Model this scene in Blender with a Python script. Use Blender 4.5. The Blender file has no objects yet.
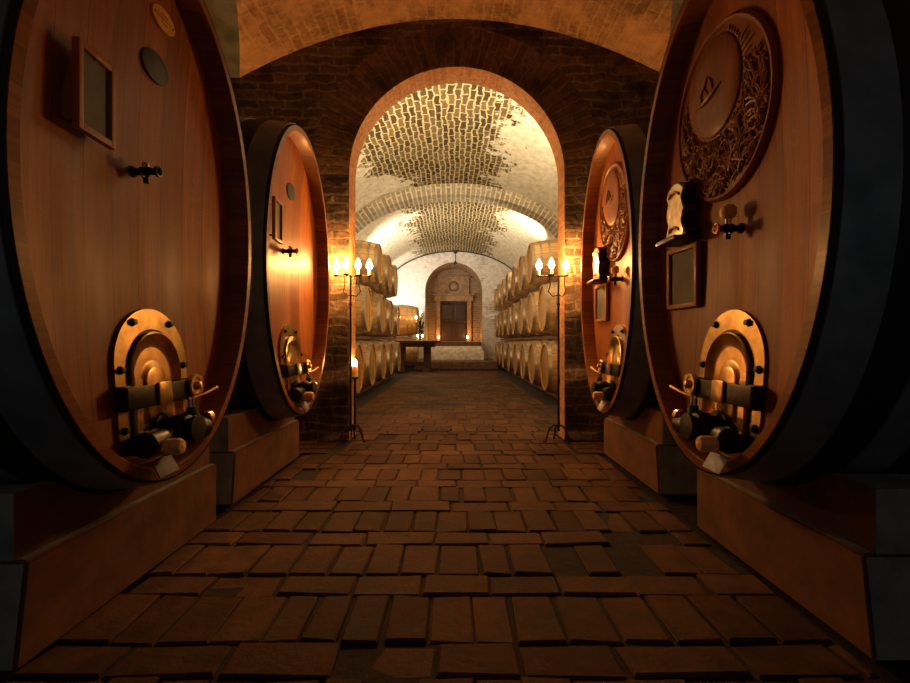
import bpy, bmesh, math, random
from mathutils import Matrix, Vector
random.seed(7)
S = bpy.context.scene
COL = S.collection
PI = math.pi
F = 475.0
EYE = 0.85

# ------------------------------------------------------------------ helpers
def nb():
    return bmesh.new()

def obj(name, bm, mat, parent=None, smooth=None, loc=None, rotz=0.0, keep=False):
    if not keep:
        bmesh.ops.recalc_face_normals(bm, faces=bm.faces[:])
    me = bpy.data.meshes.new(name)
    bm.to_mesh(me); bm.free()
    mats = mat if isinstance(mat, (list, tuple)) else [mat]
    for m in mats: me.materials.append(m)
    o = bpy.data.objects.new(name, me)
    COL.objects.link(o)
    if parent is not None: o.parent = parent
    if loc is not None: o.location = loc
    o.rotation_euler.z = rotz
    if smooth is not None:
        for p in me.polygons: p.use_smooth = True
        me.set_sharp_from_angle(angle=math.radians(smooth))
    return o

def tag(o, label, cat, group=None):
    o['label'] = label; o['category'] = cat
    if group: o['group'] = group
    return o

def struct(o, label=None, cat=None):
    o['kind'] = 'structure'
    if label: o['label'] = label
    if cat: o['category'] = cat
    return o

def thing(name, label, cat, loc=(0, 0, 0), rotz=0.0, group=None):
    o = bpy.data.objects.new(name, None)
    COL.objects.link(o)
    o.location = loc; o.rotation_euler = (0, 0, rotz)
    o.empty_display_size = 0.1
    return tag(o, label, cat, group)

def dup(root, loc, rotz, label, group=None):
    r = root.copy(); COL.objects.link(r)
    r.location = loc; r.rotation_euler = (0, 0, rotz)
    r['label'] = label
    if group: r['group'] = group
    for ch in list(root.children):
        c = ch.copy(); COL.objects.link(c); c.parent = r
        for g in list(ch.children):
            d = g.copy(); COL.objects.link(d); d.parent = c
    return r

def box(bm, c, s, bev=0.0, M=None):
    g = bmesh.ops.create_cube(bm, size=1.0)
    vs = g['verts']
    for v in vs:
        v.co = Vector((c[0] + v.co.x * s[0], c[1] + v.co.y * s[1], c[2] + v.co.z * s[2]))
    if bev > 0:
        es = list({e for v in vs for e in v.link_edges})
        r = bmesh.ops.bevel(bm, geom=es, offset=bev, segments=2, affect='EDGES', profile=0.6)
        vs = list({v for v in r['verts']} | {v for v in vs if v.is_valid})
    if M is not None:
        for v in vs: v.co = M @ v.co
    return vs

def frame_from(d):
    d = d.normalized()
    a = Vector((0, 0, 1)) if abs(d.z) < 0.9 else Vector((1, 0, 0))
    u = d.cross(a).normalized(); w = d.cross(u).normalized()
    return u, w

def tube(bm, pts, r, n=8, cap=True, M=None):
    pts = [Vector(p) for p in pts]
    rr = r if isinstance(r, (list, tuple)) else [r] * len(pts)
    rings = []
    u = None
    for i, p in enumerate(pts):
        d = (pts[min(i + 1, len(pts) - 1)] - pts[max(i - 1, 0)])
        if u is None:
            u, w = frame_from(d)
        else:
            d = d.normalized()
            u = (u - d * u.dot(d)).normalized(); w = d.cross(u)
        ring = []
        for k in range(n):
            a = 2 * PI * k / n
            q = p + u * (rr[i] * math.cos(a)) + w * (rr[i] * math.sin(a))
            ring.append(bm.verts.new(M @ q if M is not None else q))
        rings.append(ring)
    for a, b in zip(rings, rings[1:]):
        for k in range(n):
            bm.faces.new((a[k], a[(k + 1) % n], b[(k + 1) % n], b[k]))
    if cap:
        bm.faces.new(rings[0][::-1]); bm.faces.new(rings[-1])

def lathe(bm, prof, axis='Z', c=(0, 0, 0), n=24, M=None, cap=True):
    """prof: list of (along, radius)"""
    rings = []
    for (t, r) in prof:
        ring = []
        for k in range(n):
            a = 2 * PI * k / n
            p, q = r * math.cos(a), r * math.sin(a)
            if axis == 'Z': v = Vector((p, q, t))
            elif axis == 'X': v = Vector((t, p, q))
            else: v = Vector((q, t, p))
            v += Vector(c)
            ring.append(bm.verts.new(M @ v if M is not None else v))
        rings.append(ring)
    for a, b in zip(rings, rings[1:]):
        for k in range(n):
            bm.faces.new((a[k], a[(k + 1) % n], b[(k + 1) % n], b[k]))
    if cap:
        if prof[0][1] > 1e-6: bm.faces.new(rings[0][::-1])
        if prof[-1][1] > 1e-6: bm.faces.new(rings[-1])
    return rings

def prism(bm, outline, x0, x1, M=None, bev=0.0):
    """outline in (y,z), extruded along x"""
    a = [bm.verts.new((x0, y, z)) for y, z in outline]
    b = [bm.verts.new((x1, y, z)) for y, z in outline]
    n = len(outline)
    bm.faces.new(a[::-1]); top = bm.faces.new(b)
    for k in range(n):
        bm.faces.new((a[k], a[(k + 1) % n], b[(k + 1) % n], b[k]))
    vs = a + b
    if bev > 0:
        r = bmesh.ops.bevel(bm, geom=list(top.edges), offset=bev, segments=2, affect='EDGES', profile=0.6)
        vs = list({v for v in r['verts']} | {v for v in vs if v.is_valid})
    if M is not None:
        for v in vs: v.co = M @ v.co
    return vs

def ring_prism(bm, outer, inner, x0, x1, M=None):
    L = [[bm.verts.new(M @ Vector((x, y, z)) if M is not None else (x, y, z)) for y, z in o] for o, x in ((outer, x0), (outer, x1), (inner, x1), (inner, x0))]
    n = len(outer)
    for a in range(4):
        p, q = L[a], L[(a + 1) % 4]
        for k in range(n): bm.faces.new((p[k], p[(k + 1) % n], q[(k + 1) % n], q[k]))

def surf(bm, nu, nv, fn, uvfn, mi=0, flip=False):
    uvl = bm.loops.layers.uv.verify()
    V = [[bm.verts.new(fn(i, j)) for j in range(nv + 1)] for i in range(nu + 1)]
    for i in range(nu):
        for j in range(nv):
            idx = [(i, j), (i + 1, j), (i + 1, j + 1), (i, j + 1)]
            if flip: idx = idx[::-1]
            try:
                f = bm.faces.new([V[a][b] for a, b in idx])
            except ValueError:
                continue
            f.material_index = mi
            for lp, (a, b) in zip(f.loops, idx):
                lp[uvl].uv = uvfn(a, b)
    return V

# ------------------------------------------------------------------ materials
class NT:
    def __init__(s, name):
        s.m = bpy.data.materials.new(name); s.m.use_nodes = True
        s.t = s.m.node_tree
        s.p = s.t.nodes['Principled BSDF']
        s.out = s.t.nodes['Material Output']
    def n(s, kind, **kw):
        x = s.t.nodes.new(kind)
        for k, v in kw.items():
            if k in x.inputs: x.inputs[k].default_value = v
            else: setattr(x, k, v)
        return x
    def l(s, a, b): s.t.links.new(a, b)
    def val(s, sock, v):
        if isinstance(v, (int, float)): sock.default_value = v
        elif isinstance(v, (tuple, list)): sock.default_value = v
        else: s.l(v, sock)
    def math(s, op, a, b=0.0, c=None):
        x = s.n('ShaderNodeMath', operation=op)
        s.val(x.inputs[0], a); s.val(x.inputs[1], b)
        if c is not None: s.val(x.inputs[2], c)
        return x.outputs[0]
    def mix(s, f, a, b, mode='MIX'):
        x = s.n('ShaderNodeMix', data_type='RGBA', blend_type=mode)
        s.val(x.inputs[0], f); s.val(x.inputs[6], a); s.val(x.inputs[7], b)
        return x.outputs[2]
    def ramp(s, f, stops):
        x = s.n('ShaderNodeValToRGB')
        e = x.color_ramp.elements
        while len(e) < len(stops): e.new(0.5)
        for el, (p, c) in zip(e, stops):
            el.position = p; el.color = c if len(c) == 4 else (*c, 1)
        s.l(f, x.inputs[0])
        return x.outputs[0]
    def noise(s, vec, scale, detail=4, rough=0.55, dist=0.0):
        x = s.n('ShaderNodeTexNoise', Scale=scale, Detail=detail, Roughness=rough, Distortion=dist)
        if vec is not None: s.l(vec, x.inputs['Vector'])
        return x
    def mapping(s, vec, scale=(1, 1, 1), loc=(0, 0, 0), rot=(0, 0, 0)):
        x = s.n('ShaderNodeMapping')
        x.inputs['Scale'].default_value = scale; x.inputs['Location'].default_value = loc
        x.inputs['Rotation'].default_value = rot
        s.l(vec, x.inputs['Vector'])
        return x.outputs[0]
    def bump(s, h, strength=0.5, dist=0.01):
        x = s.n('ShaderNodeBump', Strength=strength, Distance=dist)
        s.l(h, x.inputs['Height'])
        s.l(x.outputs[0], s.p.inputs['Normal'])
    def coords(s, which):
        return s.n('ShaderNodeTexCoord').outputs[which]
    def set(s, **kw):
        for k, v in kw.items():
            s.val(s.p.inputs[k.replace('_', ' ')], v)

def c4(c): return (*c, 1.0)

def plain(name, col, rough=0.5, metal=0.0, bump=0.0, scale=30, var=0.25, coat=0.0):
    t = NT(name)
    v = t.coords('Object')
    nz = t.noise(v, scale, 5)
    dark = tuple(x * (1 - var) for x in col); lite = tuple(min(1, x * (1 + var)) for x in col)
    t.set(Base_Color=t.ramp(nz.outputs[0], [(0.3, dark), (0.7, lite)]), Roughness=rough, Metallic=metal)
    t.p.inputs['Coat Weight'].default_value = coat
    t.p.inputs['Coat Roughness'].default_value = 0.25
    if bump: t.bump(nz.outputs[0], bump, 0.01)
    return t.m

def brick(name, bw, bh, mortar, c1, c2, cm, src='UV', distort=0.02, plaster=None, rough=0.9, bump=0.8, swap=False, soot=0.0, dscale=3.0):
    """bricks laid on a UV map in metres; plaster = (colour, function(nt, uv) -> 0..1 mask)"""
    t = NT(name)
    uv = t.coords(src)
    if src == 'Object':
        sp = t.n('ShaderNodeSeparateXYZ'); t.l(uv, sp.inputs[0])
        cb = t.n('ShaderNodeCombineXYZ'); t.l(sp.outputs[0], cb.inputs[0]); t.l(sp.outputs[2], cb.inputs[1])
        uv = cb.outputs[0]
    nz = t.noise(uv, dscale, 3)
    sub = t.n('ShaderNodeVectorMath', operation='SUBTRACT'); t.l(nz.outputs['Color'], sub.inputs[0]); sub.inputs[1].default_value = (0.5, 0.5, 0.5)
    sc = t.n('ShaderNodeVectorMath', operation='SCALE'); t.l(sub.outputs[0], sc.inputs[0]); sc.inputs[3].default_value = distort * 2
    ad = t.n('ShaderNodeVectorMath', operation='ADD'); t.l(uv, ad.inputs[0]); t.l(sc.outputs[0], ad.inputs[1])
    nz2 = t.noise(uv, 14, 2)
    sub2 = t.n('ShaderNodeVectorMath', operation='SUBTRACT'); t.l(nz2.outputs['Color'], sub2.inputs[0]); sub2.inputs[1].default_value = (0.5, 0.5, 0.5)
    sc2 = t.n('ShaderNodeVectorMath', operation='SCALE'); t.l(sub2.outputs[0], sc2.inputs[0]); sc2.inputs[3].default_value = distort * 0.8
    ad2 = t.n('ShaderNodeVectorMath', operation='ADD'); t.l(ad.outputs[0], ad2.inputs[0]); t.l(sc2.outputs[0], ad2.inputs[1])
    b = t.n('ShaderNodeTexBrick', Scale=1.0)
    b.inputs['Brick Width'].default_value = bw; b.inputs['Row Height'].default_value = bh
    b.inputs['Mortar Size'].default_value = mortar; b.inputs['Mortar Smooth'].default_value = 0.25
    b.inputs['Bias'].default_value = -0.1
    b.inputs['Color1'].default_value = c4(c1); b.inputs['Color2'].default_value = c4(c2); b.inputs['Mortar'].default_value = c4(cm)
    t.l(ad2.outputs[0], b.inputs['Vector'])
    g = t.noise(uv, 25, 4)
    col = t.mix(1.0, b.outputs['Color'], t.ramp(g.outputs[0], [(0.25, (0.55, 0.55, 0.55)), (0.75, (1.2, 1.2, 1.2))]), 'MULTIPLY')
    if soot > 0:
        g2 = t.noise(uv, 1.6, 5, 0.7)
        col = t.mix(t.math('MULTIPLY', t.ramp(g2.outputs[0], [(0.45, (0, 0, 0)), (0.62, (1, 1, 1))]), soot), col, c4((0.02, 0.014, 0.01)))
    h = t.math('SUBTRACT', 1.0, b.outputs['Fac'])
    hh = t.math('ADD', h, t.math('MULTIPLY', g.outputs[0], 0.7))
    if plaster:
        pc, fn = plaster
        mk = fn(t, uv)
        pn = t.noise(uv, 7, 6, 0.65)
        pcol = t.mix(1.0, c4(pc), t.ramp(pn.outputs[0], [(0.3, (0.7, 0.66, 0.58)), (0.6, (1.05, 1.05, 1.05))]), 'MULTIPLY')
        col = t.mix(mk, col, pcol)
        hh = t.math('ADD', t.math('MULTIPLY', hh, t.math('SUBTRACT', 1.0, t.math('MULTIPLY', mk, 0.75))), mk)
    t.set(Base_Color=col, Roughness=rough)
    t.p.inputs['Specular IOR Level'].default_value = 0.25
    t.bump(hh, bump, 0.012)
    return t.m

def plank_wood(name, base, dark, width=0.13, rough=0.38, coat=0.25, seam=0.5, ax=(1, 2), grain=60):
    """planks across axis ax[0], grain along axis ax[1]; object coordinates"""
    t = NT(name)
    v = t.coords('Object')
    sp = t.n('ShaderNodeSeparateXYZ'); t.l(v, sp.inputs[0])
    a, b = sp.outputs[ax[0]], sp.outputs[ax[1]]
    k = t.math('DIVIDE', a, width)
    idx = t.math('FLOOR', k)
    wn = t.n('ShaderNodeTexWhiteNoise', noise_dimensions='1D'); t.l(idx, wn.inputs['W'])
    cb = t.n('ShaderNodeCombineXYZ')
    t.l(t.math('MULTIPLY', a, grain), cb.inputs[0])
    t.l(t.math('MULTIPLY', b, 2.2), cb.inputs[1])
    t.l(t.math('MULTIPLY', wn.outputs[0], 40), cb.inputs[2])
    g = t.noise(cb.outputs[0], 1.0, 6, 0.6, 0.4)
    cb2 = t.n('ShaderNodeCombineXYZ')
    t.l(t.math('MULTIPLY', a, 6), cb2.inputs[0]); t.l(t.math('MULTIPLY', b, 1.5), cb2.inputs[1])
    g2 = t.noise(cb2.outputs[0], 1.0, 5, 0.6)
    fl = t.noise(t.mapping(v, (1, 14, 26)), 1.5, 3, 0.5, 1.5)
    col = t.ramp(g.outputs[0], [(0.25, dark), (0.7, base)])
    col = t.mix(t.math('MULTIPLY', t.ramp(g2.outputs[0], [(0.35, (1, 1, 1)), (0.6, (0, 0, 0))]), 0.5), col, c4(dark))
    col = t.mix(t.math('MULTIPLY', t.ramp(fl.outputs[0], [(0.6, (0, 0, 0)), (0.68, (1, 1, 1))]), 0.15), col, c4(tuple(min(1, x * 1.5) for x in base)))
    col = t.mix(1.0, col, t.ramp(wn.outputs[0], [(0, (0.68, 0.66, 0.64)), (1, (1.15, 1.12, 1.1))]), 'MULTIPLY')
    fr = t.math('FRACT', k)
    d = t.math('MINIMUM', fr, t.math('SUBTRACT', 1.0, fr))
    line = t.math('LESS_THAN', d, 0.012)
    col = t.mix(t.math('MULTIPLY', line, seam), col, c4((0.03, 0.012, 0.004)))
    t.set(Base_Color=col, Roughness=t.ramp(g2.outputs[0], [(0.3, (rough * 0.75,) * 3), (0.7, (rough * 1.25,) * 3)]))
    t.p.inputs['Coat Weight'].default_value = coat; t.p.inputs['Coat Roughness'].default_value = 0.22
    t.p.inputs['Specular IOR Level'].default_value = 0.3
    t.bump(t.math('SUBTRACT', t.math('MULTIPLY', g.outputs[0], 0.4), line), 0.25, 0.004)
    return t.m

def stave_wood(name, base, dark, nst, rough=0.6, coat=0.0, rand=0.0):
    """staves from a UV map: u = turns round the barrel, v = metres along it"""
    t = NT(name)
    uv = t.coords('UV')
    sp = t.n('ShaderNodeSeparateXYZ'); t.l(uv, sp.inputs[0])
    k = t.math('MULTIPLY', sp.outputs[0], nst)
    wn = t.n('ShaderNodeTexWhiteNoise', noise_dimensions='2D')
    oi = t.n('ShaderNodeObjectInfo')
    cbw = t.n('ShaderNodeCombineXYZ'); t.l(t.math('FLOOR', k), cbw.inputs[0]); t.l(t.math('MULTIPLY', oi.outputs['Random'], 50), cbw.inputs[1])
    t.l(cbw.outputs[0], wn.inputs['Vector'])
    cb = t.n('ShaderNodeCombineXYZ')
    t.l(t.math('MULTIPLY', sp.outputs[0], 160), cb.inputs[0]); t.l(t.math('MULTIPLY', sp.outputs[1], 3), cb.inputs[1]); t.l(t.math('MULTIPLY', oi.outputs['Random'], 30), cb.inputs[2])
    g = t.noise(cb.outputs[0], 1.0, 5, 0.6)
    col = t.ramp(g.outputs[0], [(0.3, dark), (0.7, base)])
    col = t.mix(1.0, col, t.ramp(wn.outputs[0], [(0, (0.7, 0.7, 0.7)), (1, (1.2, 1.15, 1.1))]), 'MULTIPLY')
    if rand > 0:
        col = t.mix(1.0, col, t.ramp(oi.outputs['Random'], [(0, (1 - rand, 1 - rand, 1 - rand)), (1, (1 + rand, 1 + rand * .9, 1 + rand * .8))]), 'MULTIPLY')
    fr = t.math('FRACT', k)
    line = t.math('LESS_THAN', t.math('MINIMUM', fr, t.math('SUBTRACT', 1.0, fr)), 0.035)
    col = t.mix(t.math('MULTIPLY', line, 0.6), col, c4((0.02, 0.01, 0.005)))
    t.set(Base_Color=col, Roughness=rough)
    t.p.inputs['Coat Weight'].default_value = coat
    t.bump(t.math('SUBTRACT', t.math('MULTIPLY', g.outputs[0], 0.4), line), 0.3, 0.004)
    return t.m

def emit(name, col, strength):
    t = NT(name)
    t.set(Base_Color=c4((1, .8, .5)), Emission_Color=c4(col), Emission_Strength=strength)
    return t.m

def paver(name, c1, c2, c3):
    t = NT(name)
    g = t.n('ShaderNodeNewGeometry')
    v = t.coords('Object')
    col = t.ramp(g.outputs['Random Per Island'], [(0, c1), (0.5, c2), (1, c3)])
    nz = t.noise(v, 9, 6, 0.65); nf = t.noise(v, 60, 4)
    col = t.mix(1.0, col, t.ramp(nz.outputs[0], [(0.3, (0.45, 0.43, 0.4)), (0.65, (1.15, 1.15, 1.15))]), 'MULTIPLY')
    big = t.noise(v, 1.3, 4)
    col = t.mix(1.0, col, t.ramp(big.outputs[0], [(0.35, (0.6, 0.58, 0.55)), (0.6, (1.1, 1.1, 1.1))]), 'MULTIPLY')
    t.set(Base_Color=col, Roughness=t.ramp(nz.outputs[0], [(0.3, (0.65,) * 3), (0.7, (0.9,) * 3)]))
    t.p.inputs['Specular IOR Level'].default_value = 0.15
    t.bump(t.math('ADD', nz.outputs[0], t.math('MULTIPLY', nf.outputs[0], 0.4)), 0.6, 0.01)
    return t.m

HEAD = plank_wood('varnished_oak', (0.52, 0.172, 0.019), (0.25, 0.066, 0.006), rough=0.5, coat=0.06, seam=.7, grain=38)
CHIME = plank_wood('stave_end_oak', (0.37, 0.128, 0.018), (0.18, 0.056, 0.007), width=0.09, rough=0.42, coat=0.10, ax=(2, 0))
CARVE = plank_wood('carved_oak', (0.38, 0.128, 0.017), (0.20, 0.06, 0.006), width=0.4, seam=0.0, rough=0.48, coat=0.05)
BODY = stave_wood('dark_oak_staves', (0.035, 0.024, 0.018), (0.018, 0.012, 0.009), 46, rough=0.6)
STEEL = plain('blued_steel_hoop', (0.23, 0.25, 0.255), 0.45, 0.2, 0.1, 9, 0.3)
BRASS = plain('aged_brass', (0.62, 0.40, 0.17), 0.3, 1.0, 0.08, 18, 0.3)
BRASS_D = plain('tarnished_brass', (0.40, 0.27, 0.11), 0.33, 1.0, 0.08, 14, 0.4)
COPPER = plain('polished_copper', (0.75, 0.38, 0.18), 0.25, 1.0)
IRON = plain('black_iron', (0.022, 0.02, 0.02), 0.38, 0.7, 0.1, 40)
WROUGHT = plain('wrought_iron', (0.05, 0.03, 0.02), 0.55, 0.6, 0.2, 60)
STEEL_B = plain('bright_steel', (0.6, 0.57, 0.52), 0.2, 1.0)
GREEN = plain('green_enamel', (0.04, 0.12, 0.05), 0.35)
SLATE = plain('chalkboard_slate', (0.085, 0.085, 0.075), 0.65, 0, 0.0, 6, 0.5)
FRAME = plank_wood('board_frame_wood', (0.55, 0.24, 0.08), (0.36, 0.14, 0.045), width=0.5, seam=0, rough=0.5, coat=0.1)
ENAMEL = plain('dark_blue_enamel', (0.020, 0.024, 0.028), 0.55, 0.0, 0, 30, 0.3)
YELLOW = plain('pale_yellow_brass', (0.80, 0.46, 0.10), 0.45, 0.0)
CORK = plain('orange_wooden_stopper', (0.90, 0.50, 0.13), 0.55, 0, 0.2, 50)
CARD_D = plain('grey_card', (0.10, 0.10, 0.11), 0.6)
CARD_B = plain('pale_blue_card', (0.42, 0.52, 0.62), 0.6)
GOLD = plain('gilded_carving', (0.80, 0.58, 0.34), 0.3, 0.75, 0.3, 25, 0.35)
DARKWOOD = plank_wood('dark_carved_wood', (0.07, 0.03, 0.014), (0.035, 0.015, 0.007), width=0.2, seam=0, rough=0.5)
BARREL = stave_wood('barrel_oak', (0.62, 0.37, 0.135), (0.40, 0.22, 0.07), 22, rough=0.5, coat=0.12, rand=0.18)
BHEAD = plank_wood('barrel_head_oak', (0.58, 0.32, 0.10), (0.38, 0.19, 0.055), width=0.11, rough=0.55, coat=0.05)
BHOOP = plain('galvanised_hoop', (0.42, 0.36, 0.28), 0.4, 0.75, 0.1, 30)
RAILW = plain('rack_timber', (0.13, 0.06, 0.035), 0.75, 0, 0.4, 20, 0.4)
WAX = plain('candle_wax', (0.85, 0.70, 0.42), 0.5)
WAX.node_tree.nodes['Principled BSDF'].inputs['Subsurface Weight'].default_value = 0.4
FLAME = emit('candle_flame', (1.0, 0.44, 0.12), 470)
FLAME_S = emit('small_candle_flame', (1.0, 0.50, 0.16), 260)
PED_F = plain('rust_painted_plinth', (0.165, 0.068, 0.026), 0.8, 0, 0.5, 8, 0.35)
PED_G = plain('grey_concrete_plinth', (0.34, 0.35, 0.31), 0.85, 0, 0.5, 9, 0.35)
PAVER = paver('worn_paving_brick', (0.085, 0.040, 0.019), (0.125, 0.060, 0.028), (0.165, 0.082, 0.039))
DIRT = plain('joint_dirt', (0.022, 0.014, 0.009), 0.95, 0, 0.6, 40, 0.4)
PLAST_G = plain('grey_green_plaster', (0.16, 0.16, 0.13), 0.9, 0, 0.4, 6, 0.4)
STONE = plain('pale_step_stone', (0.82, 0.78, 0.72), 0.85, 0, 0.7, 9, 0.3)
STONE_B = plain('brown_step_stone', (0.16, 0.085, 0.05), 0.85, 0, 0.6, 9, 0.35)
STONE_W = plain('warm_portal_stone', (0.36, 0.22, 0.11), 0.85, 0, 0.6, 9, 0.35)
TABLEW = plain('dark_table_wood', (0.05, 0.018, 0.008), 0.8, 0, 0.2, 18, 0.4)
SOOTY = plain('dark_plaster_wall', (0.10, 0.075, 0.055), 0.95, 0, 0.6, 5, 0.4)

def no_plaster(t, uv): return 0.0
def wall_mask(t, uv):
    n1 = t.noise(uv, 0.8, 6, 0.65)
    return t.ramp(n1.outputs[0], [(0.36, (0, 0, 0)), (0.46, (0.85, 0.85, 0.85))])

WALL_HALL = brick('hall_wall_brick', 0.27, 0.085, 0.012, (0.42, 0.32, 0.24), (0.55, 0.45, 0.36), (0.75, 0.68, 0.58), distort=0.02, plaster=((0.85, 0.80, 0.74), wall_mask), bump=0.6)
RIB = brick('rib_brick', 0.5, 0.10, 0.018, (0.34, 0.27, 0.18), (0.50, 0.42, 0.30), (0.72, 0.64, 0.48), distort=0.015, bump=0.7)
VAULT_F = brick('front_vault_brick', 0.26, 0.08, 0.012, (0.36, 0.18, 0.085), (0.52, 0.30, 0.15), (0.55, 0.36, 0.20), distort=0.03, plaster=((0.60, 0.36, 0.19), lambda t, uv: t.ramp(t.noise(uv, 2.2, 5, 0.7).outputs[0], [(0.45, (0, 0, 0)), (0.6, (0.85, 0.85, 0.85))])), bump=0.9, soot=0.45)
WALL_D = brick('dividing_wall_brick', 0.26, 0.075, 0.012, (0.15, 0.088, 0.05), (0.27, 0.175, 0.105), (0.30, 0.235, 0.16), distort=0.05, bump=1.0, soot=0.85)
RING = brick('arch_ring_brick', 0.30, 0.075, 0.012, (0.19, 0.098, 0.05), (0.31, 0.175, 0.09), (0.28, 0.195, 0.12), distort=0.035, bump=1.0, soot=0.75)
SOFFIT = brick('arch_soffit_brick', 0.27, 0.072, 0.01, (0.46, 0.22, 0.10), (0.58, 0.31, 0.15), (0.50, 0.32, 0.18), distort=0.012, bump=0.8, soot=0.15)
NICHE = brick('niche_brick', 0.27, 0.09, 0.012, (0.32, 0.20, 0.11), (0.44, 0.29, 0.17), (0.50, 0.37, 0.24), distort=0.02, bump=0.7)

# ------------------------------------------------------------------ setting: front cellar
YW0, YW1 = 4.08, 4.34           # dividing wall
YF = -1.2                       # the cellar is open to a dim doorway behind the camera
XS = 2.65                       # side walls of the front cellar
AX, AR, ASP = 0.02, 0.925, 2.285  # arch centre, radius, springing height

def hm(x): return 3.62 - 0.148 * x * x
def hs(y):
    k = (y - 2.2) / 1.9
    return 3.11 + 0.25 * max(0.0, 1 - k * k)

# floor: dirt bed + one mesh of paving bricks
bm = nb()
box(bm, (0, (YF + 19) / 2, -0.08), (5.6, 19 - YF, 0.1))
box(bm, (0, 9.3, -0.02), (2.6, 9.4, 0.033))
box(bm, (0, 1.9, -0.03), (2.2, 5.4, 0.034))
struct(obj('floor', bm, DIRT), 'dark earth bed under the worn brick paving', 'floor')

def paving():
    bm = nb()
    y = 2.136 - 0.395 * 5
    def one(x0, x1, y0, y1):
        g = 0.0028 + random.random() * 0.004
        x0 += g; x1 -= g; y0 += g; y1 -= g
        if x1 - x0 < 0.03: return
        zc = random.uniform(-0.006, 0.001)
        tx, ty = random.uniform(-.014, .014), random.uniform(-.014, .014)
        cx, cy = (x0 + x1) / 2, (y0 + y1) / 2
        b = random.uniform(0.003, 0.008)
        if y0 > 4.5: zc *= .25; b *= .45; tx *= .3; ty *= .3
        worn = random.random() < 0.05 and y0 < 4.5
        if worn: zc -= 0.012
        def P(x, y, dz): return bm.verts.new((x, y, zc + dz + (x - cx) * tx + (y - cy) * ty))
        j = lambda: random.uniform(-.007, .007)
        cs = [(x0 + j(), y0 + j()), (x1 + j(), y0 + j()), (x1 + j(), y1 + j()), (x0 + j(), y1 + j())]
        lo = [bm.verts.new((a, c, -0.032)) for a, c in cs]
        mi = [P(a, c, -b * 0.7 + random.uniform(-.003, 0)) for a, c in cs]
        hi = [P(a + (b if i in (0, 3) else -b), c + (b if i in (0, 1) else -b), random.uniform(-.002, .002)) for i, (a, c) in enumerate(cs)]
        for p, q in ((lo, mi), (mi, hi)):
            for k in range(4):
                bm.faces.new((p[k], p[(k + 1) % 4], q[(k + 1) % 4], q[k]))
        bm.faces.new(hi)
    typ = 0
    while y < 13.9:
        dep = 0.255 if typ == 0 else 0.14
        wid = 0.136 if typ == 0 else 0.272
        if y < 3.62: xl, xr = -1.135, 1.09
        elif y < YW1 + .02: xl, xr = -AR + AX + 0.015, AR + AX - 0.015
        else: xl, xr = -1.22, 1.22
        if y < YW0 <= y + dep or y + dep > 3.62 > y: xl, xr = -AR + AX + 0.015, AR + AX - 0.015
        x = xl - random.random() * wid
        while x < xr:
            w = wid * random.uniform(0.82, 1.18)
            one(max(x, xl), min(x + w, xr), y, y + dep)
            x += w
        y += dep; typ = 1 - typ
    # paving round the feet of the piers
    for s in (-1, 1):
        y = 3.64
        while y < YW0 - .1:
            x = 0.97
            while x < 2.0:
                a, b = (x, x + .2)
                one(s * a if s > 0 else -b, s * b if s > 0 else -a, y, y + .14)
                x += .2
            y += .14
    return bm
struct(obj('floor', paving(), PAVER, keep=False), 'worn brick paving of the aisle laid in alternating courses', 'floor')

# groined ceiling of the front cellar
def ceiling():
    bm = nb()
    ny = 84
    ys = [YF + (YW0 + 0.02 - YF) * j / ny for j in range(ny + 1)]
    def xe(y): return min(XS, math.sqrt(max(0, (3.62 - hs(y)) / 0.148)))
    n = 48
    def fm(i, j):
        x = xe(ys[j]) * (2 * i / n - 1)
        return (x, ys[j], hm(x))
    surf(bm, n, ny, fm, lambda i, j: (ys[j], xe(ys[j]) * (2 * i / n - 1)), 0, True)
    for s in (-1, 1):
        def fs(i, j):
            e = xe(ys[j])
            x = e + (XS - e) * i / 6
            return (s * x, ys[j], hs(ys[j]))
        surf(bm, 6, ny, fs, lambda i, j: (i * .2, ys[j]), 1, s < 0)
    return bm
o = struct(obj('ceiling', ceiling(), [VAULT_F, PLAST_G], keep=True, smooth=40), 'orange lit brick vault over the front cellar', 'ceiling')

for s, nm in ((-1, 'wall_left'), (1, 'wall_right')):
    bm = nb()
    box(bm, (s * (XS + .1), (YF + YW1) / 2, 1.75), (0.2, YW1 - YF, 3.6))
    struct(obj(nm, bm, SOOTY), 'dark %s side wall behind the big casks' % ('left' if s < 0 else 'right'), 'wall')

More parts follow.
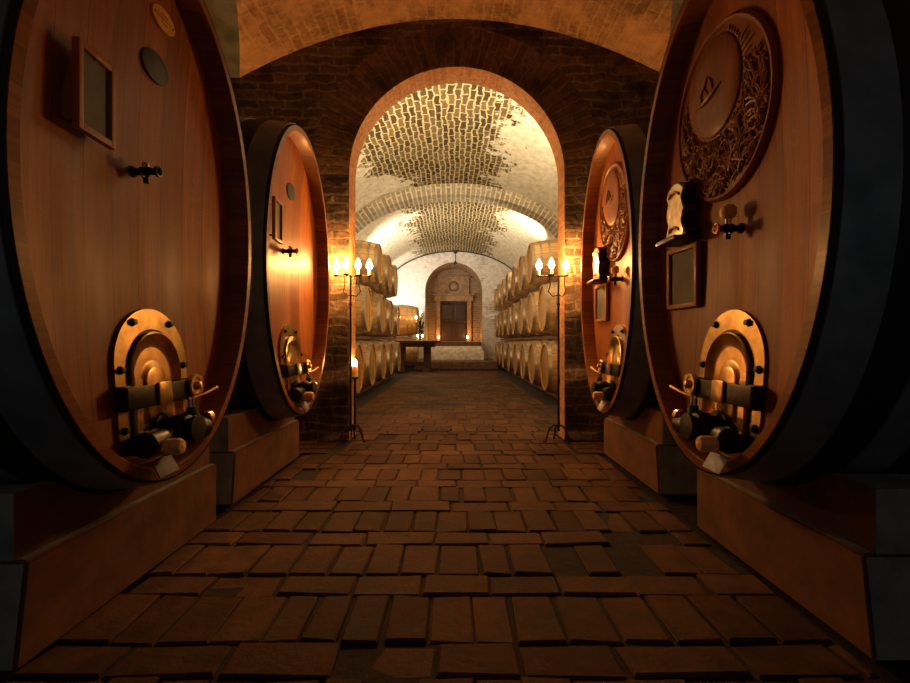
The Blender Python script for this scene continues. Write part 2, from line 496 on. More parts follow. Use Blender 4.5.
def dividing_wall():
    bm = nb()
    RT = 0.34                      # brick ring round the opening
    n = 40
    def wallface(y, flip):
        # jamb strips beside the opening
        for s in (-1, 1):
            x0, x1 = AX + s * AR, AX + s * (AR + RT)
            xs = [x0, x1, s * 2.75]
            surf(bm, 1, 20, lambda i, j: (xs[i], y, ASP * j / 20), lambda i, j: (xs[i], ASP * j / 20), 0, flip ^ (s < 0))
            surf(bm, 1, 20, lambda i, j: (xs[i + 1], y, ASP * j / 20), lambda i, j: (xs[i + 1], ASP * j / 20), 0, flip ^ (s < 0))
        # ring of voussoirs
        def ring(i, j):
            a = PI * i / n; r = AR + RT * j
            return (AX + r * math.cos(a), y, ASP + r * math.sin(a))
        surf(bm, n, 1, ring, lambda i, j: (RT * j * .88, (AR + .15) * PI * i / n), 1, not flip)
        # field above
        def fld(i, j):
            a = PI * i / n; r = AR + RT
            x, z = AX + r * math.cos(a), ASP + r * math.sin(a)
            return (x, y, z + (3.75 - z) * j / 4)
        surf(bm, n, 4, fld, lambda i, j: (fld(i, j)[0], fld(i, j)[2]), 0, not flip)
        for s in (-1, 1):
            xs = [AX + s * (AR + RT), s * 2.75]
            surf(bm, 1, 8, lambda i, j: (xs[i], y, ASP + (3.75 - ASP) * j / 8), lambda i, j: (xs[i], ASP + (3.75 - ASP) * j / 8), 0, flip ^ (s < 0))
    wallface(YW0, False)
    wallface(YW1, True)
    # soffit and jambs
    path = [(AX + AR, ASP * k / 16) for k in range(16)] + [(AX + AR * math.cos(PI * k / n), ASP + AR * math.sin(PI * k / n)) for k in range(n + 1)] + [(AX - AR, ASP * (15 - k) / 16) for k in range(16)]
    L = [0]
    for p, q in zip(path, path[1:]): L.append(L[-1] + math.hypot(p[0] - q[0], p[1] - q[1]))
    surf(bm, len(path) - 1, 2, lambda i, j: (path[i][0], YW0 + (YW1 - YW0) * j / 2, path[i][1]), lambda i, j: ((YW1 - YW0) * j / 2, L[i]), 2, False)
    bmesh.ops.remove_doubles(bm, verts=bm.verts[:], dist=0.0005)
    return bm
o = struct(obj('wall_middle', dividing_wall(), [WALL_D, RING, SOFFIT], smooth=30), 'sooty brick dividing wall with a round arched opening', 'wall')

# ------------------------------------------------------------------ setting: barrel hall
XH, YE = 2.5, 17.0
def hv(x): return 2.55 + 1.55 * math.sqrt(max(0, 1 - (x / 2.52) ** 2))
def hall_vault():
    bm = nb()
    n, m = 56, 26
    A = [(-2.52 * math.cos(PI * i / n), 2.55 + 1.55 * math.sin(PI * i / n)) for i in range(n + 1)]
    L = [0]
    for p, q in zip(A, A[1:]): L.append(L[-1] + math.hypot(p[0] - q[0], p[1] - q[1]))
    mid = L[-1] / 2
    ys = [YW1 + (YE + .05 - YW1) * j / m for j in range(m + 1)]
    surf(bm, n, m, lambda i, j: (A[i][0], ys[j], A[i][1]), lambda i, j: (ys[j], L[i] - mid), 0)
    return bm
# u runs along the hall, v is the distance from the crown
def vault_mask(t, uv):
    sp = t.n('ShaderNodeSeparateXYZ'); t.l(uv, sp.inputs[0])
    v, u = sp.outputs[0], sp.outputs[1]
    n1 = t.noise(uv, 0.9, 6, 0.68); n2 = t.noise(uv, 6.0, 3, 0.6)
    vv = t.math('MAXIMUM', t.math('SUBTRACT', v, 6.5), 0.0)
    cen = t.math('MINIMUM', t.math('SUBTRACT', t.math('MULTIPLY', vv, 0.16), 0.55), 0.0)
    far = t.math('GREATER_THAN', v, 10.0)
    wid = t.math('ADD', t.math('MAXIMUM', t.math('SUBTRACT', 1.3, t.math('MULTIPLY', vv, 0.14)), 0.9), t.math('MULTIPLY', far, 0.3))
    m = t.math('DIVIDE', t.math('ABSOLUTE', t.math('SUBTRACT', u, cen)), wid)
    m = t.math('ADD', m, t.math('MULTIPLY', t.math('SUBTRACT', n1.outputs[0], 0.5), 1.9))
    m = t.math('ADD', m, t.math('MULTIPLY', t.math('SUBTRACT', n2.outputs[0], 0.5), 1.7))
    return t.ramp(t.math('MULTIPLY', m, 0.5), [(0.47, (0, 0, 0)), (0.54, (0.92, 0.92, 0.92))])
VAULT_HALL = brick('hall_vault_brick', 0.25, 0.092, 0.0135, (0.075, 0.05, 0.024), (0.25, 0.175, 0.085), (0.66, 0.54, 0.30), distort=0.058, plaster=((0.84, 0.78, 0.64), vault_mask), bump=0.7)
struct(obj('ceiling', hall_vault(), VAULT_HALL, smooth=40), 'pale brick and plaster barrel vault of the rear hall', 'ceiling')

for s, nm in ((-1, 'wall_left'), (1, 'wall_right')):
    bm = nb()
    surf(bm, 1, 1, lambda i, j: (s * XH, YW1 + (YE - YW1) * i, 2.65 * j), lambda i, j: (YW1 + (YE - YW1) * i, 2.65 * j), 0)
    surf(bm, 1, 1, lambda i, j: (s * (XH + .25), YW1 + (YE - YW1) * i, 2.65 * j), lambda i, j: (YW1 + (YE - YW1) * i, 2.65 * j), 0)
    surf(bm, 1, 1, lambda i, j: (s * (XH + .25 * j), YW1 + (YE - YW1) * i, 2.65), lambda i, j: (YW1 + (YE - YW1) * i, j), 0)
    struct(obj(nm, bm, WALL_HALL), '%s wall of the rear hall behind the barrel rows' % ('left' if s < 0 else 'right'), 'wall')

def rib():
    bm = nb()
    n = 56
    y0, y1, d = 9.75, 10.25, 0.24
    pts = [(-cos, sin) for cos, sin in [(math.cos(PI * i / n), math.sin(PI * i / n)) for i in range(n + 1)]]
    out = [(2.53 * p[0], 2.55 + 1.56 * p[1]) for p in pts]
    inn = [((2.53 - d * .6) * p[0], 2.55 + (1.56 - d) * p[1]) for p in pts]
    L = [0]
    for p, q in zip(inn, inn[1:]): L.append(L[-1] + math.hypot(p[0] - q[0], p[1] - q[1]))
    for y, fl in ((y0, True), (y1, False)):
        surf(bm, n, 1, lambda i, j: ((out if j else inn)[i][0], y, (out if j else inn)[i][1]), lambda i, j: (.1 + j * d, L[i]), 0, fl)
    surf(bm, n, 1, lambda i, j: (inn[i][0], y0 + (y1 - y0) * j, inn[i][1]), lambda i, j: (.02 + .46 * j, L[i]), 0)
    bmesh.ops.remove_doubles(bm, verts=bm.verts[:], dist=0.0005)
    return bm
struct(obj('trim_1', rib(), RIB, smooth=40), 'transverse brick rib arch across the hall vault', 'trim')

# end wall with the niche
NX, NR, NB, NSP, ND = -0.03, 1.02, 0.85, 2.66, 1.5
def end_wall():
    bm = nb(); n = 30
    def P(x, z): return (x, YE, z)
    U = lambda p: (p[0], p[2])
    for s in (-1, 1):
        xs = [NX + s * NR, s * 2.7]
        surf(bm, 1, 6, lambda i, j: P(xs[i], NSP * j / 6), lambda i, j: (xs[i], NSP * j / 6), 0, s < 0)
        surf(bm, 1, 6, lambda i, j: P(xs[i], NSP + (4.3 - NSP) * j / 6), lambda i, j: (xs[i], NSP + (4.3 - NSP) * j / 6), 0, s < 0)
    surf(bm, 1, 2, lambda i, j: P(NX - NR + 2 * NR * i, NB * j / 2), lambda i, j: (2 * NR * i, NB * j / 2), 0)
    def arc(i, j):
        a = PI * i / n
        x, z = NX + NR * math.cos(a), NSP + NR * math.sin(a)
        return P(x, z + (4.3 - z) * j / 3)
    surf(bm, n, 3, arc, lambda i, j: U(arc(i, j)), 0)
    # niche reveal, back, floor
    path = [(NX + NR, NB + (NSP - NB) * k / 8) for k in range(8)] + [(NX + NR * math.cos(PI * k / n), NSP + NR * math.sin(PI * k / n)) for k in range(n + 1)] + [(NX - NR, NSP - (NSP - NB) * (k + 1) / 8) for k in range(8)]
    L = [0]
    for p, q in zip(path, path[1:]): L.append(L[-1] + math.hypot(p[0] - q[0], p[1] - q[1]))
    surf(bm, len(path) - 1, 4, lambda i, j: (path[i][0], YE + ND * j / 4, path[i][1]), lambda i, j: (ND * j / 4, L[i]), 1)
    uvl = bm.loops.layers.uv.verify()
    f = bm.faces.new([bm.verts.new((x, YE + ND, z)) for x, z in path]); f.material_index = 1
    for lp in f.loops: lp[uvl].uv = (lp.vert.co.x, lp.vert.co.z)
    f = bm.faces.new([bm.verts.new(p) for p in ((NX - NR, YE, NB), (NX + NR, YE, NB), (NX + NR, YE + ND, NB), (NX - NR, YE + ND, NB))]); f.material_index = 1
    bmesh.ops.remove_doubles(bm, verts=bm.verts[:], dist=0.0005)
    return bm
struct(obj('wall_back', end_wall(), [WALL_HALL, NICHE], smooth=30), 'pale brick end wall of the hall with an arched niche', 'wall')

# portal in the niche, door, emblem
bm = nb(); yb = YE + ND
for s in (-1, 1): box(bm, (NX + s * .60, yb - .10, NB + .78), (.16, .2, 1.56), .01)
box(bm, (NX, yb - .12, NB + 1.66), (1.5, .24, .2), .012)
box(bm, (NX, yb - .15, NB + 1.80), (1.6, .3, .07), .012)
box(bm, (NX, yb - .06, NB + 2.15), (1.2, .12, .62), .012)
box(bm, (NX, yb - .08, NB + 2.49), (1.3, .16, .06), .012)
struct(obj('trim_2', bm, STONE_W), 'stone portal surround on the niche back wall', 'trim')
d1 = struct(thing('door_1', 'dark panelled wooden door inside the niche portal', 'door', (NX, yb - .03, NB)))
bm = nb(); box(bm, (0, 0, .78), (1.03, .05, 1.55), .006); obj('door_leaf', bm, TABLEW, d1)
for i in range(2):
    for j in range(2):
        bm = nb(); box(bm, (-.25 + .5 * i, -.03, .42 + .72 * j), (.40, .03, .58), .012); obj('door_panel', bm, DARKWOOD, d1)
bm = nb(); lathe(bm, [(-.09, .0), (-.085, .02), (-.05, .02), (-.02, .01)], 'Y', (.42, 0, .75), 10); obj('door_knob', bm, BRASS_D, d1, 40)
em = thing('wall_emblem', 'round stone emblem above the door in the niche', 'emblem', (NX, yb - .12, NB + 2.13))
bm = nb(); tube(bm, [(.17 * math.cos(2 * PI * k / 28), -.02, .17 * math.sin(2 * PI * k / 28)) for k in range(29)], .03, 8, False); obj('emblem_ring', bm, STONE_B, em, 40)
bm = nb(); lathe(bm, [(-.03, 0), (-.03, .07), (-.015, .11), (0, .13)], 'Y', (0, 0, 0), 20); obj('emblem_boss', bm, STONE_W, em, 40)

# steps up to the niche
st = bpy.data.objects.new('trim_3', None); COL.objects.link(st); struct(st, 'worn stone steps climbing to the arched niche', 'steps')
bm = nb(); box(bm, (0.05, 15.65, .125), (2.5, 2.7, .25), .02); obj('step', bm, STONE_B, st)
bm = nb(); box(bm, (-.02, 16.15, .40), (1.95, 1.7, .30), .025); obj('step', bm, STONE, st)
bm = nb(); box(bm, (-.02, 16.5, .62), (1.9, 1.0, .14), .02); obj('step', bm, STONE, st)
bm = nb(); box(bm, (-.02, 16.72, .765), (1.9, .56, .15), .02); obj('step', bm, STONE_B, st)
# ledge at the right of the niche
bm = nb(); box(bm, (1.52, YE - .11, 1.78), (.62, .22, .09), .012); box(bm, (1.56, YE - .08, 1.69), (.5, .16, .09), .012)
struct(obj('trim_4', bm, STONE), 'pale stone ledge on the end wall beside the niche', 'trim')

# dark tube added as the vault edge's shade line, and a pendant rod
pts = []
for k in range(31):
    x = -2.2 + 4.4 * k / 30
    pts.append((x, YE - .03, hv(x) - .03))
bm = nb(); tube(bm, pts, .018, 6)
tag(obj('edge_shade_line', bm, WROUGHT, None, 40), 'dark shade line added along the vault edge of the end wall', 'edge_shade_line')
pl = thing('pendant_lamp', 'small pendant lamp hanging on a rod before the niche', 'lamp', (0.03, 16.85, hv(.03) - .03))
bm = nb(); lathe(bm, [(-.10, .035), (-.06, .07), (-.0, .075)], 'Z', (0, 0, 0), 14); obj('ceiling_rose', bm, WROUGHT, pl, 40)
bm = nb(); tube(bm, [(0, 0, -.1), (0, 0, -.36)], .014, 8); obj('rod', bm, WROUGHT, pl, 40)
bm = nb(); lathe(bm, [(-.47, .06), (-.43, .05), (-.36, .02)], 'Z', (0, 0, 0), 14); obj('lamp_shade', bm, WROUGHT, pl, 40)

# ------------------------------------------------------------------ big casks
YC, BB, BLEN, BIL = 1.31, 0.945, 1.5, 0.055
def scale_at(x):      # x from 0 (front) to -BLEN
    k = (x + BLEN / 2) / (BLEN / 2)
    return 1 + BIL * (1 - k * k)
REC, CONC = 0.085, 0.05
def head_x(y, z, A):
    r2 = (y / (A - .05)) ** 2 + ((z - YC) / (BB - .05)) ** 2
    return -REC - CONC * max(0.0, 1 - r2)

def cask_body(A):
    bm = nb(); n, m = 96, 18
    def f(i, j):
        a = 2 * PI * i / n; x = -BLEN * j / m; s = scale_at(x)
        return (x, A * s * math.cos(a), YC + BB * s * math.sin(a))
    uvl = bm.loops.layers.uv.verify()
    surf(bm, n, m, f, lambda i, j: (i / n, BLEN * j / m))
    bmesh.ops.remove_doubles(bm, verts=bm.verts[:], dist=0.0005)
    # back head
    f = bm.faces.new([bm.verts.new((-BLEN + .06, (A - .03) * math.cos(2 * PI * k / n), YC + (BB - .03) * math.sin(2 * PI * k / n))) for k in range(n)])
    return bm
def cask_chime(A):
    bm = nb(); n = 96
    prof = [(-.012, 0.0), (0.0, -.006), (0.0, -.038), (-.012, -.046), (-.13, -.062)]
    rings = []
    for x, d in prof:
        rings.append([bm.verts.new((x, (A + d) * math.cos(2 * PI * k / n), YC + (BB + d) * math.sin(2 * PI * k / n))) for k in range(n)])
    for a, b in zip(rings, rings[1:]):
        for k in range(n): bm.faces.new((a[k], a[(k + 1) % n], b[(k + 1) % n], b[k]))
    return bm
def cask_head(A):
    bm = nb(); n, m = 96, 14
    a0, b0 = A - .05, BB - .05
    c = bm.verts.new((head_x(0, YC, A), 0, YC)); prev = None
    for j in range(1, m + 1):
        r = j / m
        ring = []
        for k in range(n):
            y, z = a0 * r * math.cos(2 * PI * k / n), YC + b0 * r * math.sin(2 * PI * k / n)
            ring.append(bm.verts.new((head_x(y, z, A), y, z)))
        for k in range(n):
            if prev is None: bm.faces.new((c, ring[k], ring[(k + 1) % n]))
            else: bm.faces.new((prev[k], ring[k], ring[(k + 1) % n], prev[(k + 1) % n]))
        prev = ring
    return bm
def cask_hoop(A, x0, x1, th=.006):
    bm = nb(); n = 96
    prof = []
    for q in range(5):
        x = x0 + (x1 - x0) * q / 4
        prof.append((x, x, th))
    rings = []
    P = [(x0, .0005)] + [(x0 + (x1 - x0) * q / 4, th) for q in range(5)] + [(x1, .0005)]
    for x, t in P:
        s = scale_at(x)
        rings.append([bm.verts.new((x, (A * s + t) * math.cos(2 * PI * k / n), YC + (BB * s + t) * math.sin(2 * PI * k / n))) for k in range(n)])
    for a, b in zip(rings, rings[1:]):
        for k in range(n): bm.faces.new((a[k], a[(k + 1) % n], b[(k + 1) % n], b[k]))
    # rivets of the lap
    return bm

def arch_outline(w, h, n=18, z0=0.0):
    r = w / 2
    o = [(-r, z0), (r, z0)]
    for k in range(n + 1):
        a = PI * k / n
        o.append((r * math.cos(a), h - r + r * math.sin(a)))
    return o

def ellipse(c, a, b, n=28):
    return [(c[0] + a * math.cos(2 * PI * k / n), c[1] + b * math.sin(2 * PI * k / n)) for k in range(n)]

def build_door(root, A, m, cy):
    """arched manhole door with its crossbar, wheel and drain valve; local frame x towards the aisle"""
    z0 = 0.455
    tilt = math.atan2(head_x(cy, .95, A) - head_x(cy, z0, A), .5)   # negative
    base = Matrix.Translation((head_x(cy, z0, A) + .002, cy, z0)) @ Matrix.Rotation(tilt, 4, 'Y')
    bm = nb(); ring_prism(bm, arch_outline(.41, .515, 28), arch_outline(.302, .441, 28, .009), -.012, .011, base)
    plate = obj('manhole_plate', bm, BRASS_D, root, 35)
    plate['label'] = 'arched brass manhole plate'
    bm = nb(); ring_prism(bm, arch_outline(.301, .4405, 24, .0095), arch_outline(.272, .426, 24, .024), -.010, .008, base)
    obj('groove_shade', bm, IRON, plate)  # dark ring colours in the shade of the groove round the inner door
    # dished inner door
    bm = nb()
    rings = []
    for w, hh, zz, x in ((.284, .431, .019, .004), (.284, .431, .019, .024), (.272, .425, .025, .027), (.262, .420, .03, .024), (.225, .393, .055, .008), (.19, .37, .075, .003), (.16, .345, .09, .0025), (.122, .315, .105, .005), (.110, .305, .115, .012), (.094, .293, .122, .014)):
        rings.append([bm.verts.new(base @ Vector((x, y, z))) for y, z in arch_outline(w, hh, 20, zz)])
    for a, b in zip(rings, rings[1:]):
        for k in range(len(a)): bm.faces.new((a[k], a[(k + 1) % len(a)], b[(k + 1) % len(a)], b[k]))
    bm.faces.new(rings[-1]); bm.faces.new(rings[0][::-1])
    obj('manhole_door', bm, BRASS, root, 40)
    for y, z in ((.105, .462), (-.105, .462), (.180, .30), (-.180, .30), (.180, .10), (-.180, .10)):
        bm = nb(); lathe(bm, [(.007, .015), (.014, .015), (.016, .011), (.026, .010), (.027, .0)], 'X', (0, y, z), 10, base); obj('bolt', bm, IRON, plate, 30)
    # crossbar
    bm = nb()
    box(bm, (.042, .0, .205), (.028, .43, .075), .006, base)
    for q in (-1, 1): box(bm, (.020, q * .188, .205), (.04, .04, .085), .006, base)
    bar = obj('crossbar', bm, IRON, root, 35)
    bm = nb(); box(bm, (.060, -.03 * m, .207), (.014, .075, .082), .005, base); obj('clamp_block', bm, BRASS_D, bar, 35)
    bm = nb()
    lathe(bm, [(.050, .02), (.056, .046), (.067, .049), (.073, .044), (.073, .032), (.069, .028), (.069, .018), (.086, .014), (.090, .008), (.090, .0)], 'X', (0, .165 * m, .215), 18, base)
    box(bm, (.060, .178 * m, .215), (.014, .085, .070), .006, base)
    obj('clamp_wheel', bm, BRASS, bar, 35)
    bm = nb(); tube(bm, [(.062, .165 * m, .17), (.066, .165 * m, .09)], .006, 8, True, base); lathe(bm, [(.07, .0), (.075, .016), (.09, .018), (.1, .0)], 'Z', (.066, .165 * m, 0), 12, base)
    obj('locking_pin', bm, BRASS_D, bar, 35)
    # drain valve: a black body lying across the foot of the plate
    bm = nb()
    zc = .062; yv = 0.03 * m
    lathe(bm, [(.008, .070), (.02, .070), (.024, .048), (.035, .046), (.05, .056), (.09, .058), (.105, .052), (.11, .042), (.122, .042), (.126, .050), (.140, .050), (.142, .03), (.142, 0)], 'X', (0, yv, zc), 24, base)
    lathe(bm, [(-.20, .030), (-.19, .044), (-.12, .046), (-.10, .040), (.10, .040), (.115, .046), (.16, .046), (.165, .030)], 'Y', (.062, yv, zc - .018), 20, base)
    box(bm, (.03, yv - .02 * m, zc - .02), (.05, .34, .07), .015, base)
    val = obj('drain_valve', bm, IRON, root, 35)
    bm = nb()
    lathe(bm, [(.165, .030), (.172, .036), (.20, .036), (.206, .024), (.206, 0)] if m > 0 else [(-.206, 0), (-.206, .024), (-.20, .036), (-.172, .036), (-.165, .030)], 'Y', (.066, yv, zc + .012), 18, base)
    obj('valve_cap', bm, COPPER, val, 35)
    bm = nb()
    tube(bm, [(.085, yv + .06 * m, zc + .03), (.085, yv + .06 * m, zc + .115)], .013, 10, True, base)
    obj('valve_stem', bm, STEEL_B, val, 35)
    bm = nb()
    tube(bm, [(.085, yv + .04 * m, zc + .105), (.105, yv + .12 * m, zc + .118), (.115, yv + .20 * m, zc + .135)], [.006, .007, .009], 8, True, base)
    obj('valve_lever', bm, BRASS, val, 35)
    bm = nb(); tube(bm, [(.085, yv + .06 * m, zc + .045), (.085, yv + .06 * m, zc + .075)], .019, 10, True, base); obj('valve_collar', bm, GREEN, val, 35)
    return base, yv, zc

def build_tap(root, A, y, z, m, stopper):
    x0 = head_x(y, z, A)
    bm = nb()
    lathe(bm, [(-.005, .020), (.006, .020), (.010, .013), (.030, .012), (.032, .017), (.065, .017), (.067, .012), (.085, .012)], 'X', (x0, y, z), 14)
    tube(bm, [(x0 + .048, y, z - .005), (x0 + .05, y, z - .040)], [.012, .009], 10)
    tp = obj('tap', bm, IRON, root, 35)
    bm = nb(); lathe(bm, [(.085, .012), (.087, .019), (.096, .020), (.098, .014), (.085, .010)], 'X', (x0, y, z), 16, None, False); obj('tap_mouth', bm, GREEN if m > 0 else BRASS, tp, 35)
    bm = nb(); tube(bm, [(x0 + .048, y, z + .012), (x0 + .048, y, z + (.038 if stopper else .024))], .011, 10)
    obj('tap_valve', bm, STEEL_B, tp, 35)
    bm = nb(); tube(bm, [(x0 + .048, y - .022, z - .02), (x0 + .048, y + .022, z - .02)], .006, 8)
    obj('tap_pin', bm, STEEL_B, tp, 35)
    if stopper:
        bm = nb(); lathe(bm, [(.034, .010), (.04, .022), (.055, .029), (.075, .027), (.088, .015), (.09, 0)], 'Z', (x0 + .048, y, z), 14); obj('stopper', bm, CORK, tp, 35)
    else:
        bm = nb(); lathe(bm, [(.022, .008), (.025, .012), (.031, .011), (.033, 0)], 'Z', (x0 + .048, y, z), 12); obj('tap_knob', bm, BRASS, tp, 35)

def medallion(root, A, cy, cz, R):
    """round carved relief: a smooth moon disc with rays, a small bird and a tangle of vines"""
    rnd = random.Random(11)
    xb = head_x(cy, cz, A)
    x1 = xb + .030
    M = Matrix.Translation((x1, cy, cz)) @ Matrix.Rotation(math.atan2(head_x(cy, cz + R, A) - head_x(cy, cz - R, A), 2 * R), 4, 'Y')
    bm = nb()
    lathe(bm, [(-.046, R), (-.012, R), (-.004, R - .006), (0, R - .010), (-.002, R - .02), (-.012, R - .028), (-.012, 0)], 'X', (0, 0, 0), 72, M)
    disc = obj('carved_medallion', bm, CARVE, root, 35)
    disc['label'] = 'round carved relief of a moon disc over a vine thicket'
    mo = Vector((-.012, -.03, .115)); mr = .185
    bm = nb(); lathe(bm, [(-.002, mr), (.006, mr), (.010, mr - .006), (.013, mr * .7), (.014, 0)], 'X', mo, 48, M); obj('moon_relief', bm, CARVE, disc, 40)
    bm = nb()
    for k in range(62):
        a = 2 * PI * k / 62
        d0 = Vector((0, math.cos(a), math.sin(a)))
        p = mo + d0 * (mr + .01)
        q = mo + d0 * (mr + .05 + .035 * rnd.random())
        if q.yz.length > R - .032:
            q = mo + d0 * (mr + .028)
            if q.yz.length > R - .030: continue
        tube(bm, [p, (p + q) / 2 + Vector((.003, 0, 0)), q], [.004, .005, .002], 6, True, M)
    obj('ray_relief', bm, CARVE, disc, 40)
    bm = nb()
    b0 = mo + Vector((.016, -.01, -.03))
    tube(bm, [b0 + Vector((0, y, z)) for y, z in ((-.10, .0), (-.05, -.008), (0, .0), (.05, .012), (.085, .02))], [.002, .008, .012, .008, .003], 8, True, M)
    tube(bm, [b0 + Vector((0, y, z)) for y, z in ((.0, .005), (-.03, .05), (-.005, .085), (.02, .06), (.03, .01))], [.004, .005, .004, .005, .004], 8, True, M)
    tube(bm, [b0 + Vector((0, y, z)) for y, z in ((-.05, .0), (-.06, .03), (-.04, .055))], .004, 8, True, M)
    obj('bird_relief', bm, CARVE, disc, 40)
    bm = nb()
    cnt = 0
    def ok(y, z):
        if math.hypot(y, z) > R - .032: return False
        return math.hypot(y - mo.y, z - mo.z) > mr + .018 and (z < .12)
    for s in range(900):
        y, z = rnd.uniform(-R, R), rnd.uniform(-R, .11)
        if not ok(y, z): continue
        a = rnd.choice([PI / 2 + rnd.gauss(0, .35), rnd.uniform(0, 2 * PI)]); curl = rnd.uniform(-9, 9)
        pts = []
        for q in range(9):
            if not ok(y, z): break
            pts.append((-.008 + rnd.uniform(0, .004), y, z))
            y += .014 * math.cos(a); z += .014 * math.sin(a); a += curl * .014 * 3
        if len(pts) < 4: continue
        r = rnd.uniform(.0022, .0055)
        tube(bm, pts, [r * .6] + [r] * (len(pts) - 2) + [r * .4], 5, True, M)
        cnt += 1
        if cnt > 280: break
    for s in range(60):
        y, z = rnd.uniform(-R, R), rnd.uniform(-R, .11)
        if not ok(y, z): continue
        r = rnd.uniform(.010, .018)
        lathe(bm, [(-.010, r), (-.004, r * .9), (.0, r * .5), (.001, 0)], 'X', (0, y, z), 7, M)
    obj('vine_relief', bm, CARVE, disc, 40)

def plaque(root, A, cy, zb):
    """scalloped gilt plaque on a thick dark backing with a small ledge"""
    x0 = head_x(cy, zb + .12, A)
    half = [(.070, 0), (.086, .015), (.086, .03), (.064, .05), (.056, .07), (.066, .09), (.084, .11), (.086, .13), (.066, .15), (.056, .168), (.064, .185), (.084, .20), (.080, .22), (.05, .228), (.03, .245), (0, .25)]
    out = [(y, z) for y, z in half] + [(-y, z) for y, z in half[-2::-1]]
    M = Matrix.Translation((x0, cy, zb))
    bm = nb(); prism(bm, out, -.006, .062, M, .004); pk = obj('plaque_back', bm, DARKWOOD, root, 30)
    pk['label'] = 'thick scalloped plaque with a gilt face'
    bm = nb(); prism(bm, [(y * .93, .006 + z * .955) for y, z in out], .058, .070, M, .005); obj('gilt_face', bm, GOLD, pk, 30)
    for z, w in ((.045, .045), (.20, .05)):
        bm = nb(); tube(bm, [(.072, -w, z - .008), (.078, -w * .4, z + .006), (.078, w * .4, z + .004), (.072, w, z - .012)], .006, 8, True, M)
        obj('gilt_scroll', bm, BRASS, pk, 40)
    bm = nb(); box(bm, (.055, 0, -.008), (.12, .19, .02), .006, M); obj('ledge', bm, DARKWOOD, pk, 35)

def board(name, label, root_loc, rotz, A, cy, z0, z1, w, off, group):
    """framed chalkboard hung on the head"""
    h = z1 - z0
    t = thing(name, label, 'chalkboard', root_loc, rotz, group)
    zm = (z0 + z1) / 2
    sy = math.atan2(head_x(cy + w / 2, zm, A) - head_x(cy - w / 2, zm, A), w)
    M = Matrix.Translation((head_x(cy, zm, A) + .006 + off, cy, zm)) @ Matrix.Rotation(-sy, 4, 'Z')
    fw = .020
    bm = nb()
    for q in (-1, 1):
        box(bm, (.010, q * (w / 2 - fw / 2), 0), (.022, fw, h), .003, M)
        box(bm, (.010, 0, q * (h / 2 - fw / 2)), (.022, w - 2 * fw + .002, fw), .003, M)
    obj('frame', bm, FRAME, t, 35)
    bm = nb(); box(bm, (.004, 0, 0), (.010, w - 2 * fw + .004, h - 2 * fw + .004), 0, M); obj('slate', bm, SLATE, t)
    bm = nb(); tube(bm, [(-.002 - off * .9, 0, h / 2 - .03), (.002, 0, h / 2 - .03), (.015, 0, h / 2 - .012), (.014, 0, h / 2 + .004)], .004, 8, True, M); obj('hook', bm, IRON, t, 35)
    if off > .01:
        for yy in (-.3, .3):
            bm = nb(); tube(bm, [(-off * .9, yy * w, -h / 2 + .03), (.002, yy * w, -h / 2 + .03)], .006, 8, True, M); obj('spacer', bm, IRON, t, 35)
    return t

def make_cask(name, label, side, ax, zc, A, yaw=0.0, where=''):
    m = 1 if side < 0 else -1
    rot = (0 if side < 0 else PI) + yaw
    loc = (side * ax, zc, 0)
    root = thing(name, label, 'wine cask', loc, rot, 'big oak casks along the aisle')
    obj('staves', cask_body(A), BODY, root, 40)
    obj('chime', cask_chime(A), CHIME, root, 40)
    obj('front_head', cask_head(A), HEAD, root, 40)['label'] = 'varnished oak head of vertical boards'
    for x0, x1 in ((-.018, -.15), (-.27, -.38), (-.52, -.61), (-.90, -.99), (-1.12, -1.23), (-1.35, -1.48)):
        obj('hoop', cask_hoop(A, x0, x1), STEEL, root, 40)
    dcy = .04 if side < 0 else -.0
    base, yv, zv = build_door(root, A, m, dcy)
    if side < 0:
        build_tap(root, A, -.03, 1.447, m, False)
        bm = nb(); prism(bm, ellipse((.065, 1.87), .079, .056), head_x(.065, 1.87, A) - .006, head_x(.065, 1.87, A) + .006, None, .002)
        obj('enamel_plate', bm, ENAMEL, root, 30)['label'] = 'dark oval enamel plate'
        if 'near' in where:
            pz, py = 2.06, .09
            x = head_x(py, pz, A)
            bm = nb(); prism(bm, ellipse((py, pz), .070, .042), x - .010, x + .006, None, .002)
            yp = obj('brass_plate', bm, YELLOW, root, 30)
            bm = nb()
            for s in (-1, 1): lathe(bm, [(.006, .005), (.009, .004), (.010, 0)], 'X', (x, py + s * .055, pz), 8)
            for s in (-1, 0, 1): box(bm, (x + .0065, py + .0, pz + s * .014), (.003, .06 - abs(s) * .02, .004))
            obj('plate_screws', bm, BRASS_D, yp, 30)
        board('chalkboard', 'tall framed chalkboard standing off the head of %s' % where, loc, rot, A, -.280, 1.456, 1.712, .165, .028, 'chalkboards on the casks')
    else:
        build_tap(root, A, .02, 1.27, m, True)
        medallion(root, A, -.070, 1.738, .335)
        plaque(root, A, -.33, 1.305)
        board('chalkboard', 'squat framed chalkboard lying close to the head of %s' % where, loc, rot, A, -.35, 1.0, 1.275, .23, .004, 'chalkboards on the casks')
    # stopper and card lying under the valve
    T = Matrix.Translation(loc) @ Matrix.Rotation(rot, 4, 'Z') @ base
    return root, T, yv, zv, m

